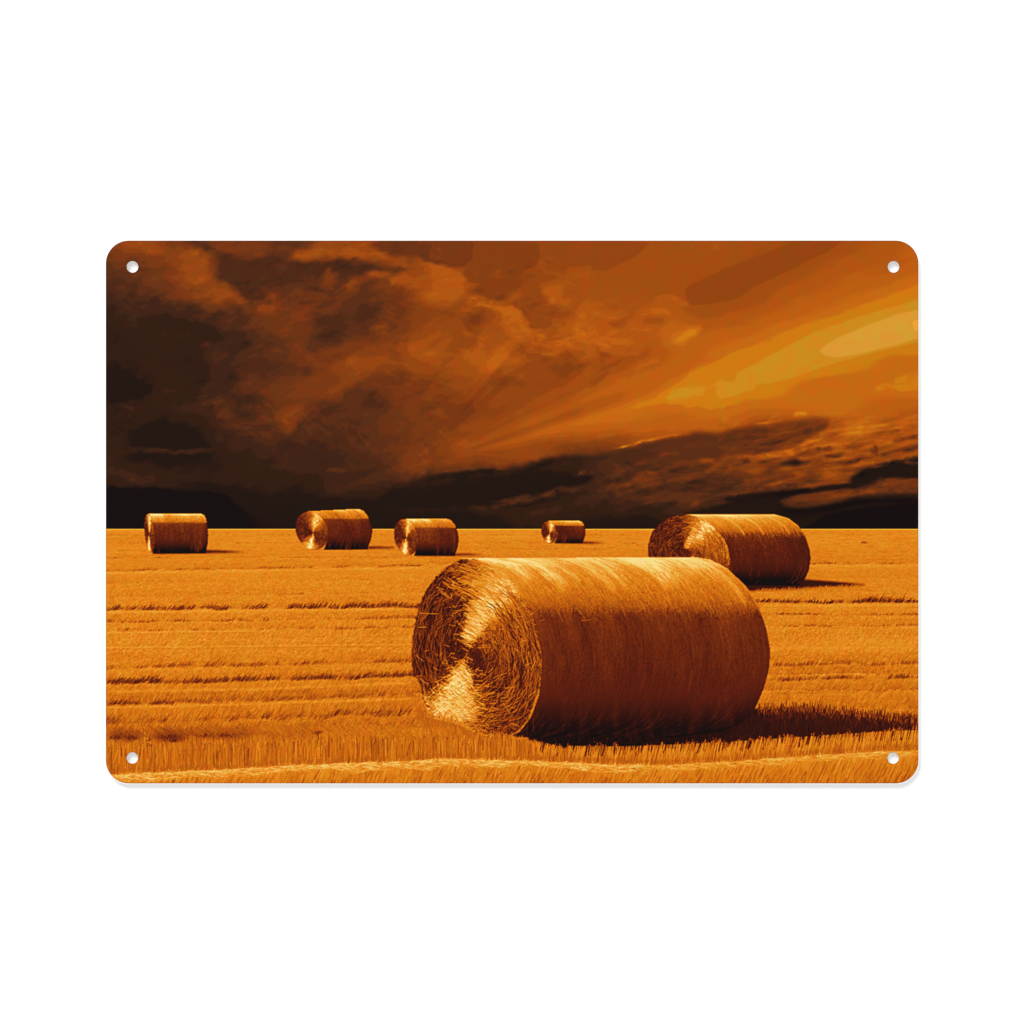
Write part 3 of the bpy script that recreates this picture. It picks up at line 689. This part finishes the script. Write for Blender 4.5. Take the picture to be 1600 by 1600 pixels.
def paint_bale(F, B, FACE, SIDE, idx):
    n = rng.random
    (i0, i1, j0, j1), x, y, face, side, xl, xr, ex, ey = bale_masks(B)
    big = B['key'] == 'big'; mid = B['key'] == 'mid'
    yt = B['ytop'][1]; tm = B['term']; bt = B['bottom']
    u = (x - xl) / np.maximum(xr - xl, 1)
    up = np.clip((y - yt) / (tm - yt), 0, 1)          # 0 at the crown, 1 at the edge of the light
    dn = np.clip((y - tm) / (bt - tm), 0, 1)
    # wrapped straw in rings round the roll
    ln = (xr - xl).mean()
    BEHIND = F[j0:j1, i0:i1].copy()
    WHOLE = np.minimum(soften(side) + soften(face), 1)
    ring = fbm(u * ln / 17 + 3.1 * idx, y / 90, 100 + idx, 4)
    fine = fbm(u * ln / 3.0, y / 14, 120 + idx, 3)
    speck = fbm(x / 2.0, y / 2.4, 140 + idx, 2)
    lit = np.interp(up, [0, .08, .2, .45, .75, .93, 1], [.89, .84, .75, .65, .55, .44, .33])
    lit = lit + ring * .13 * (1 - .5 * up) + fine * .07 + speck * .11 * (.3 + up)
    drk = np.interp(dn, [0, .08, .3, .55, .70, .82, .92, 1], [.345, .30, .265, .24, .20, .115, .04, 0])
    wide = fbm(u * ln / 42 + 1.7 * idx, y / 400, 130 + idx, 2)
    drk = drk + (ring * .08 + wide * .085 + fine * .05 + speck * .05) * (1 - smooth((dn - .48) / .28))
    drk = drk * (1 - .25 * smooth((u - .9) / .1))
    if not big:
        drk = drk - .04
        if not mid: lit = lit + .05 + .10 * ring * (1 - up)
    jag = 0.07 * fine + 0.05 * ring + .03 * speck
    val = np.where(up + jag < 1, lit, drk)
    k = smooth((up + jag + .05 * fbm(x / 9, y / 40, 180 + idx, 3) - (.84 if big else .90)) / (.19 if big else .11))
    val = lit * (1 - k) + drk * k
    sub = F[j0:j1, i0:i1]
    m = soften(side | (face & (x > B['c'][0])))
    sub += (val - sub) * m
    SIDE[j0:j1, i0:i1][side] = idx
    # rim light on the far top edge
    rp = [p for p in B['right'] if p[1] < tm - (tm - yt) * .05]
    if len(rp) > 1: line(F, [(B['left'][0][0], B['ytop'][0] + .6)] + [(px - .8, py + .6) for px, py in rp], .9 if not big else 1.6, .88, 1.2, .55)
    # round end: straw coiled about the eye
    gxx, gyy = B['eye']
    psh = B.get('psh', B['sh'])
    sz = B['b'] / 138
    th = np.degrees(np.arctan2(-(y - gyy) / B['b'], (x - gxx - psh * (y - gyy)) / B['a']))
    rr = np.hypot((x - gxx - psh * (y - gyy)) / B['a'], (y - gyy) / B['b'])
    th = th + (15 if not (big or mid) else 13) * fbm(x / (9 * sz ** .6), y / (9 * sz ** .6), 190 + idx, 3) * np.clip(1.5 - rr, .5, 1.5)
    th = (th + 180) % 360 - 180
    def lobe(t0, w): return np.exp(-(((th - t0 + 180) % 360 - 180) / w) ** 2)
    def shade(th_, rr_):
        l = lambda t0, w: math.exp(-(((th_ - t0 + 180) % 360 - 180) / w) ** 2)
        if mid:
            s = .27 + .60 * l(52, 22) * min(1, .6 + rr_) + .10 * l(85, 26) + .22 * l(10, 30) + .12 * l(-40, 45)
        elif big:
            s = .235 + .55 * l(57, 15) * min(1, .75 + .5 * rr_) + .24 * l(36, 16) * rr_ + .24 * l(84, 15) * rr_ * rr_ - .035 * l(165, 38) + .12 * l(8, 28) + .62 * l(-118, 20) * min(1, .30 + rr_ * .9) + .12 * l(-85, 24) + .05 * l(-40, 40) + .04 * l(150, 40)
        else:
            s = .24 + .64 * l(65, 27) * min(1, .75 + .5 * rr_) + .10 * l(105, 24) + .13 * l(20, 30) + .70 * l(-112, 27) * min(1, .6 + rr_ * .9) + .06 * l(-50, 40)
        return s
    tt = np.linspace(-180, 180, 181); rl = np.linspace(0, 1.3, 27)
    tab = np.array([[shade(t, r) for t in tt] for r in rl])
    ti = np.clip(((th + 180) / 2), 0, 179.999); ri = np.clip(rr / .05, 0, 25.999)
    a_, b_ = ti.astype(int), ri.astype(int); fa, fb = ti - a_, ri - b_
    sval = (tab[b_, a_] * (1 - fa) + tab[b_, a_ + 1] * fa) * (1 - fb) + (tab[b_ + 1, a_] * (1 - fa) + tab[b_ + 1, a_ + 1] * fa) * fb
    coil = fbm(rr * (16 if (big or mid) else 6) + .15 * np.sin(np.radians(th) * 3), th / 26, 160 + idx, 3)
    g = .10 if (big or mid) else .07
    fv = sval + coil * g + .10 * fbm(x / 2.6, y / 2.6, 170 + idx, 2)
    if big or mid:
        fv = fv - .06
    UNDER = F[j0:j1, i0:i1].copy()
    sub = F[j0:j1, i0:i1]
    fm = soften(face)
    sub[:] = np.clip(fv, .02, 1)
    FACE[j0:j1, i0:i1][face] = idx
    if big or mid:
        N = 5200 if big else 1500
        sc = 1.0 if big else .5
        for q in range(N):
            r = .06 + (1.08 if big else .93) * math.sqrt(n()); t = 2 * math.pi * n()
            def P(r, t):
                X = gxx + (B['c'][0] - gxx) * r + B['a'] * r * math.cos(t); Y = gyy + (B['c'][1] - gyy) * r - B['b'] * r * math.sin(t)
                return X + psh * (Y - gyy - (B['c'][1] - gyy) * r), Y
            L = (.05 + .12 * n()) * (1 if n() < .9 else 2) / max(r, .3) * .9
            x1, y1 = P(r, t); x2, y2 = P(min(r + (.085 if big else .05) * rng.standard_normal(), 1.15), t + L)
            s = shade(math.degrees(t + L / 2), r)
            k = n()
            if k < .42: v = s + .06 + .14 * n()
            elif k < .88: v = s - .10 - .16 * n()
            else: v = s + .22
            v = min(max(v, .05), .98 if s > .5 else .62)
            dash(F, x1, y1, x2 - x1, y2 - y1, (.7 + .8 * n()) * (1 if big else .8), v, .6)
        if big:
            # the dark hollow beside the eye
            for q in range(420):
                r = math.sqrt(n()); t = 2 * math.pi * n()
                dash(F, 744 + 20 * r * math.cos(t), 1041 + 31 * r * math.sin(t), 4 * (n() - .5), 8 * (n() - .3), 1.6, .09 + .10 * n() + .10 * r * r, .55)
            for q in range(240):
                r = math.sqrt(n()); t = 2 * math.pi * n()
                dash(F, 703 + 16 * r * math.cos(t), 985 + 26 * r * math.sin(t), 5 * (n() - .3), 7 * (n() - .6), 1.5, .14 + .10 * n(), .45)
            # loose crooked straw all over the end
            for q in range(420):
                r = .25 + .72 * math.sqrt(n()); t0 = 2 * math.pi * n(); pts = []; k = (n() - .5) * 1.6; kk = .05 + .07 * n()
                for s_ in range(5):
                    t = t0 + s_ * kk / max(r, .35); rq = r + k * .06 * s_ + .012 * math.sin(q + 2.1 * s_)
                    pts.append((gxx + 12 * rq + 101.5 * rq * math.cos(t), gyy - 4 * rq - 138 * rq * math.sin(t)))
                sv = shade(math.degrees((t0 + math.pi) % (2 * math.pi) - math.pi), r)
                line(F, pts, .7 + .5 * n(), min(.96, sv + .12 + .2 * n()) if n() < .62 else max(.07, sv - .2), 1.0, .6)
            # bright fans of cut straw
            for q in range(900):
                f = n(); X = 733 + 55 * f + (4 + 15 * f) * rng.standard_normal(); Y = 1001 - 100 * f + 8 * rng.standard_normal()
                L = 5 + 9 * n()
                dash(F, X, Y, -L * (.8 + .2 * n()), -L * (.25 + .45 * n()), 1.0 + .5 * n(), .80 + .18 * n() * (1 if n() < .75 else -1.6), .6)
            for q in range(1200):
                f = n(); f = f ** .7; X = 722 - 28 * f + (4 + 17 * f) * rng.standard_normal(); Y = 1040 + 80 * f + 7 * rng.standard_normal()
                L = 5 + 8 * n()
                dash(F, X, Y, L * (.6 + .4 * n()) * (1 if n() < .7 else -1), L * (.2 + .7 * n()), 1.0 + .5 * n(), .80 + .19 * n() * (1 if n() < .8 else -1.6), .62)
            for q in range(260):
                X = 742 + 24 * rng.standard_normal(); Y = 905 + 16 * rng.standard_normal()
                L = 6 + 8 * n()
                dash(F, X, Y, L, L * (.35 + .25 * n()), .9 + .5 * n(), .60 + .22 * n(), .65)
            for q in range(200):                   # tufts breaking the lower edge of the fan
                X = 728 + 14 * rng.standard_normal(); Y = 1098 + 24 * rng.standard_normal()
                L = 4 + 7 * n()
                dash(F, X, Y, L, L * .3 * (n() - .2), 1, .7 + .22 * n(), .65)
            for q in range(260):                   # stray bright stalks round the fans
                t = math.radians((58 if n() < .6 else -118) + 30 * rng.standard_normal()); r = .2 + .8 * n(); a_ = 2 * math.pi * n(); L = 4 + 8 * n()
                dash(F, gxx + 8 * r + 98 * r * math.cos(t), gyy - 4 * r - 134 * r * math.sin(t), L * math.cos(a_), L * math.sin(a_) * .6, .9, .72 + .22 * n(), .6)
            # long coiled strands on the right of the face
            for q in range(150):
                r = .55 + .43 * n(); t0 = math.radians(-75 + 110 * n()); pts = []
                for s_ in range(6):
                    t = t0 + s_ * .09; rq = r + .02 * math.sin(s_ * 1.3 + q)
                    pts.append((745 + .25 * (-138 * rq * math.sin(t)) + 101.5 * rq * math.cos(t), 1012 - 138 * rq * math.sin(t)))
                line(F, pts, .9 + .6 * n(), (.46 + .2 * n()) if n() < .6 else .14 + .08 * n(), 1.1, .65)
            for (ax, ay, bx, by) in [(747,1012,768,1011),(790,1075,806,1074),(655,980,668,980),(820,1040,832,1035),(770,1060,782,1054),(782,1055,793,1051),(802,1130,812,1136),(798,1130,806,1133),(792,1103,806,1107),(786,1098,798,1116),
                                     (826,1088,838,1079),(843,1058,848,1050),(830,1047,838,1030),(650,1024,664,1035),(656,1060,668,1070),(810,963,817,964),(840,971,849,969),(846,962,850,969),(803,1013,815,1020),(655,958,690,960),(836,990,842,998),(662,1075,666,1100)]:
                dash(F, ax, ay, (bx - ax) * .85, (by - ay) * .85 + .8 * (n() - .5), .9, .80, .7)
    sub = F[j0:j1, i0:i1]
    sub[:] = UNDER * (1 - fm) + sub * fm
    if big:
        # straw on the lit shoulder, following the rings
        for q in range(3000):
            uu = n(); yy = 872 + 84 * n() ** .8
            xa_, xb_ = float(arcx(B['left'], yy)), float(arcx(B['right'], yy))
            L = 4 + 12 * n(); y2 = min(yy + L, 944 + 22 * n())
            X1 = xa_ + uu * (xb_ - xa_); X2 = float(arcx(B['left'], y2)) * (1 - uu) + float(arcx(B['right'], y2)) * uu
            s = np.interp((yy - 870) / 87, [0, .2, .6, 1], [.86, .77, .63, .44])
            if y2 <= yy: continue
            dash(F, X1, yy, X2 - X1 + 4 * (n() - .5), y2 - yy, .8 + .4 * n(), s + (.14 * n() if n() < .5 else -.18 * n()), .5)
        for q in range(3600):
            X = 830 + 360 * n(); Y = 886 + 70 * n() ** .75; g_ = (Y - 886) / 70
            dash(F, X, Y, 3.5 * (n() - .4), 3 * (n() - .4), .9, (.52 - .20 * g_ + .1 * n()) if n() < .62 else .78 - .18 * g_, .45)
        # pale bands of looser straw over the crown
        for uu, w, v, y1 in ((.10, 12, .95, 900), (.21, 14, .97, 915), (.30, 7, .9, 905), (.42, 9, .88, 920), (.48, 6, .88, 915), (.66, 10, .93, 915), (.72, 16, .97, 905), (.86, 16, .93, 890), (.95, 6, .9, 940)):
            pts = []
            for yy in np.linspace(872, y1, 7):
                pts.append((float(arcx(B['left'], yy)) * (1 - uu) + float(arcx(B['right'], yy)) * uu, yy))
            line(F, pts, w, v, w * 1.3, .42)
            for q in range(int(w * 3)):
                k = int(n() * 5); (ax, ay), (bx, by) = pts[k], pts[k + 1]; o = w * .5 * rng.standard_normal(); f = n() * .5
                dash(F, ax + o + (bx - ax) * f, ay + (by - ay) * f, (bx - ax) * (.5 + n()), (by - ay) * (.5 + n()), .9, v, .4)
        for q in range(2600):                      # shaded flank
            uu = n(); yy = 962 + 110 * n()
            L = 10 + 24 * n(); y2 = min(yy + L, 1095)
            X1 = float(arcx(B['left'], yy)) * (1 - uu) + float(arcx(B['right'], yy)) * uu
            X2 = float(arcx(B['left'], y2)) * (1 - uu) + float(arcx(B['right'], y2)) * uu
            s = np.interp((yy - 957) / 195, [0, .3, .6, .8, 1], [.32, .28, .24, .14, .02])
            dash(F, X1, yy, X2 - X1 + 3 * (n() - .5), y2 - yy, .9, s + .11 * (n() - .45), .4)
        F[j0:j1, i0:i1] = BEHIND * (1 - WHOLE) + F[j0:j1, i0:i1] * WHOLE
        # a few stalks stick out past the rim of the end
        fp = B['face']
        for q in range(170):
            k = int(n() * len(fp)); ax, ay = fp[k]; bx, by = fp[(k + 1) % len(fp)]; f = n()
            X, Y = ax + (bx - ax) * f, ay + (by - ay) * f
            dash(F, X, Y, 7 * (n() - .5), 7 * (n() - .5), .9, (.30 if X < 745 and Y < 1060 else .62) + .2 * n(), .6)
        for (ax, ay, bx, by) in [(905,955,917,970),(908,970,926,968),(843,970,852,968),(872,956,880,972),(995,957,1017,942),(1094,935,1104,946),(1102,945,1113,961),(1106,946,1116,956),(1172,930,1188,955),(1182,1105,1190,1103),(1184,1110,1194,1104),
                                 (908,966,914,971),(902,950,910,960),(1180,938,1190,954),(1188,957,1199,961),(1178,941,1190,938)]:
            dash(F, ax, ay, (bx - ax) * .9, (by - ay) * .9, .9, .64, .55)
        line(F, [(833,1143),(834,1113)], 1.2, .3, 1.2, .7); line(F, [(823,1148),(824,1130)], 1.2, .26, 1.2, .6)
    if mid:
        for q in range(420):
            uu = n(); yy = 806 + 29 * n()
            y2 = yy + 3 + 5 * n()
            X1 = float(arcx(B['left'], yy)) * (1 - uu) + float(arcx(B['right'], yy)) * uu
            X2 = float(arcx(B['left'], y2)) * (1 - uu) + float(arcx(B['right'], y2)) * uu
            s = np.interp((yy - 804) / 30, [0, .3, 1], [.82, .72, .55])
            dash(F, X1, yy, X2 - X1, y2 - yy, .8, s + .2 * (n() - .5), .5)
        for uu in (.28, .52, .83):
            pts = [(float(arcx(B['left'], yy)) * (1 - uu) + float(arcx(B['right'], yy)) * uu, yy) for yy in np.linspace(806, 834, 6)]
            line(F, pts, 3, .88, 3, .5)
        for q in range(60):
            Y = 838 + 45 * n(); X = float(arcx(B['left'], Y)) - 3 + 4 * n()
            dash(F, X, Y, 2 * (n() - .5), 3 * n(), 1, .72, .6)
        for q in range(300):
            t = n(); X = 1074 + 22 * t + 10 * (n() - .5) * (t + .3); Y = 856 - 36 * t + 5 * (n() - .5)
            dash(F, X, Y, -3 - 3 * n(), -1 - 2 * n(), .9, .72 + .24 * n() * (1 if n() < .7 else -1.4), .6)
    # contact edge
    if not big:
        (bx0, bx1) = B['left'][-1][0], B['right'][-1][0]
        line(F, [(bx0, bt - .2), (bx1 - 1, bt - .6)], 1.6, .02, 1.2, .8)

def foot_straw(F):
    n = rng.random
    # stubble standing in front of the foot of the big bale's face
    fx = [655, 668, 700, 725, 745, 770, 800, 820]; fy = [1108, 1119, 1126, 1134, 1146, 1151, 1153, 1158]
    for _ in range(1300):
        x = 656 + 165 * n() ** .9; yb = np.interp(x, fx, fy) + 5 * (noise1(x / 8, 15) - .5)
        y = yb + 24 * n(); L = 5 + 8 * n()
        dash(F, x, y + 4, L * (.3 * n() - .3 * (x < 735)), -L, 1.0 + .5 * n(), .58 + .09 * rng.standard_normal(), .5)
    for _ in range(330):
        x = 650 + 85 * n(); yb = np.interp(x, fx, fy)
        dash(F, x, yb + 18 * n(), 6 * (n() - .7), -9 * n() - 3, 1.2, .44 + .14 * n(), .35)
    for _ in range(80):
        x = 662 + 150 * n(); yb = np.interp(x, fx, fy)
        dash(F, x, yb + 1, 10 * (n() - .5), -7 * n(), .9, .80, .55)

def paint_picture():
    T = paint_sky()
    F = np.zeros_like(T)
    FACE = np.full(T.shape, -1); SIDE = np.full(T.shape, -1)
    paint_field(F)
    paint_shadows(F)
    for idx in (5, 2, 3, 4, 1, 0):
        paint_bale(F, BALES[idx], FACE, SIDE, idx)
    for k in range(1, 6):                       # the big bale stands in front of the one behind it
        pass
    foot_straw(F)
    paint_front(F)
    rgb = ramp(HAY_POS, HAY_RGB, np.clip(F, 0, 1))
    sky = ramp(np.arange(18), SKY_RGB, np.clip(T, 0, 17))
    hue = fbm(GX / 12, GY / 12, 201, 2)
    sky = sky * (1 + .035 * hue[..., None] * np.array([1.0, -1.2, -.3]))
    rgb = rgb * (1 + .03 * hue[..., None] * np.array([.6, -1.0, -.3]))
    owner = np.where(FACE >= 0, 10 + FACE, np.where(SIDE >= 0, 20 + SIDE, np.where(GY > 826.4, 1, 0)))
    t = np.clip((GY - 825.9), 0, 1)[..., None]
    out = np.where((owner >= 10)[..., None], rgb, sky * (1 - t) + rgb * t)
    for c in range(3):                          # the print is sharpened hard, as cheap prints are
        out[..., c] += .62 * (out[..., c] - blur(out[..., c], 1)) * np.where(owner == 0, .5, 1.0)
    return np.clip(out, 8, 253), owner
#PAINT-END

RGB, OWNER = paint_picture()

# ------------------------------------------------------------------ geometry of the sign
R_CORNER = 36.0
HOLES = [(207.1, 417.0, 9.0), (1396.0, 417.0, 9.0), (206.8, 1184.2, 8.8), (1395.4, 1184.5, 8.8)]
RIM = 1.35                           # bare white edge round the print, in pixels

def to_linear(c):
    c = np.clip(c / 255.0, 0, 1)
    return np.where(c <= 0.04045, c / 12.92, ((c + 0.055) / 1.055) ** 2.4)

def rounded_outline(grow, seg=24):
    pts = []
    r = R_CORNER + grow
    for cx, cy, a0 in ((X1 - R_CORNER, Y0 + R_CORNER, 0), (X0 + R_CORNER, Y0 + R_CORNER, 90), (X0 + R_CORNER, Y1 - R_CORNER, 180), (X1 - R_CORNER, Y1 - R_CORNER, 270)):
        for k in range(seg + 1):
            a = math.radians(a0 + 90 * k / seg)
            pts.append((cx + r * math.cos(a), cy - r * math.sin(a)))
    return pts

def plate_mesh():
    cu = bpy.data.curves.new('plate_outline', 'CURVE')
    cu.dimensions = '2D'
    cu.fill_mode = 'BOTH'
    cu.extrude = PLATE_T / 2 - 0.00006
    cu.bevel_depth = 0.00006
    cu.bevel_resolution = 3
    loops = [rounded_outline(RIM - 0.00006 / PX)]
    for hx, hy, hr in HOLES:
        loops.append([(hx + (hr + .5) * math.cos(2 * math.pi * k / 48), hy + (hr + .5) * math.sin(2 * math.pi * k / 48)) for k in range(48)])
    for lp in loops:
        sp = cu.splines.new('POLY')
        sp.points.add(len(lp) - 1)
        for p, (x, y) in zip(sp.points, lp):
            p.co = (sx(x), sy(y), 0, 1)
        sp.use_cyclic_u = True
    tmp = bpy.data.objects.new('plate_outline', cu)
    COL.objects.link(tmp)
    bpy.context.view_layer.update()
    dg = bpy.context.evaluated_depsgraph_get()
    me = bpy.data.meshes.new_from_object(tmp.evaluated_get(dg))
    bpy.data.objects.remove(tmp)
    bpy.data.curves.remove(cu)
    me.name = 'plate'
    me.transform(__import__('mathutils').Matrix.Translation((0, 0, PLATE_T / 2)))
    return me

# the table top
def add_mesh(name, verts, faces, mat, parent=None):
    me = bpy.data.meshes.new(name)
    me.from_pydata(verts, [], faces)
    me.materials.append(mat)
    o = bpy.data.objects.new(name, me)
    COL.objects.link(o)
    if parent: o.parent = parent
    return o
S = 1.2
table = add_mesh('tabletop', [(-S, -S, -.02), (S, -S, -.02), (S, S, -.02), (-S, S, -.02), (-S, -S, 0), (S, -S, 0), (S, S, 0), (-S, S, 0)],
                 [(0, 3, 2, 1), (4, 5, 6, 7), (0, 1, 5, 4), (1, 2, 6, 5), (2, 3, 7, 6), (3, 0, 4, 7)], M_table)
table['kind'] = 'structure'

sign = bpy.data.objects.new('metal_sign', None)
COL.objects.link(sign)
sign.empty_display_size = 0.05
sign['label'] = 'rectangular metal sign with rounded corners and a printed sunset field of round hay bales'
sign['category'] = 'sign'

pm = plate_mesh()
pm.materials.append(M_plate)
for p in pm.polygons: p.material_index = 0
plate = bpy.data.objects.new('plate', pm)
COL.objects.link(plate)
plate.parent = sign
plate['label'] = 'white coated metal plate with four round corner holes'

# the print, cut along its own outlines into sky, field and bales, all in one plane
px = GX.copy(); py = GY.copy()
def sdf_plate(x, y):
    qx = np.abs(x - (X0 + X1) / 2) - ((X1 - X0) / 2 - R_CORNER); qy = np.abs(y - (Y0 + Y1) / 2) - ((Y1 - Y0) / 2 - R_CORNER)
    return np.hypot(np.maximum(qx, 0), np.maximum(qy, 0)) + np.minimum(np.maximum(qx, qy), 0) - R_CORNER
def sdf(x, y):
    d = sdf_plate(x, y)
    for hx, hy, hr in HOLES:
        d = np.maximum(d, hr - np.hypot(x - hx, y - hy))
    return d
D = sdf(GX, GY)
near = np.abs(D) < 0.72
e = 0.05
for _ in range(2):
    d0 = sdf(px, py)
    nx_ = (sdf(px + e, py) - sdf(px - e, py)) / (2 * e); ny_ = (sdf(px, py + e) - sdf(px, py - e)) / (2 * e)
    nn = nx_ ** 2 + ny_ ** 2 + 1e-9
    px = np.where(near, px - d0 * nx_ / nn, px); py = np.where(near, py - d0 * ny_ / nn, py)
qcx = (GX[:-1, :-1] + GX[1:, 1:]) / 2; qcy = (GY[:-1, :-1] + GY[1:, 1:]) / 2
keep = (sdf(qcx, qcy) < 0.05)
Dq = np.maximum(np.maximum(D[:-1, :-1], D[1:, :-1]), np.maximum(D[:-1, 1:], D[1:, 1:]))
keep &= Dq < 0.72
# ink a little heavier right at the cut edge
edge = 1 - 0.38 * np.clip(1 - (-sdf(GX, GY)) / 1.6, 0, 1)
LIN = np.maximum(to_linear(RGB) * edge[..., None] - SHEEN, 0.0006) / LIGHT
OQ = OWNER[:-1, :-1]

def print_part(name, ids, parent, label=None):
    q = keep & np.isin(OQ, ids)
    jj, ii = np.nonzero(q)
    W = NX + 1
    v00 = jj * W + ii
    quads = np.stack([v00 + W, v00 + W + 1, v00 + 1, v00], 1)          # counter-clockwise seen from above
    used, inv = np.unique(quads, return_inverse=True)
    inv = inv.reshape(-1, 4)
    co = np.empty((len(used), 3), np.float32)
    co[:, 0] = (px.ravel()[used] - 800) * PX
    co[:, 1] = (800 - py.ravel()[used]) * PX
    co[:, 2] = PLATE_T + 0.00008
    me = bpy.data.meshes.new(name)
    me.vertices.add(len(used))
    me.vertices.foreach_set('co', co.ravel())
    me.loops.add(inv.size)
    me.loops.foreach_set('vertex_index', inv.ravel().astype(np.int32))
    me.polygons.add(len(inv))
    me.polygons.foreach_set('loop_start', np.arange(0, inv.size, 4, dtype=np.int32))
    at_ = me.attributes.new('ink', 'FLOAT_COLOR', 'POINT')
    c = np.ones((len(used), 4), np.float32)
    c[:, :3] = LIN.reshape(-1, 3)[used]
    at_.data.foreach_set('color', c.ravel())
    me.update(calc_edges=True)
    me.validate()
    me.materials.append(M_ink)
    o = bpy.data.objects.new(name, me)
    COL.objects.link(o)
    o.parent = parent
    if label: o['label'] = label
    return o

print_part('printed_sky', [0], sign, 'printed stormy sky in brown, orange and gold')
print_part('printed_field', [1], sign, 'printed golden stubble field with dark furrows and long shadows')
NAMES = {0: 'largest printed hay bale in the foreground', 1: 'printed hay bale on the right behind the largest bale', 2: 'leftmost printed hay bale, seen almost side on',
         3: 'printed hay bale second from the left on the horizon', 4: 'printed hay bale third from the left on the horizon', 5: 'smallest printed hay bale on the horizon'}
for k in range(6):
    b = print_part('printed_hay_bale', [20 + k], sign, NAMES[k])
    print_part('bale_end', [10 + k], b)
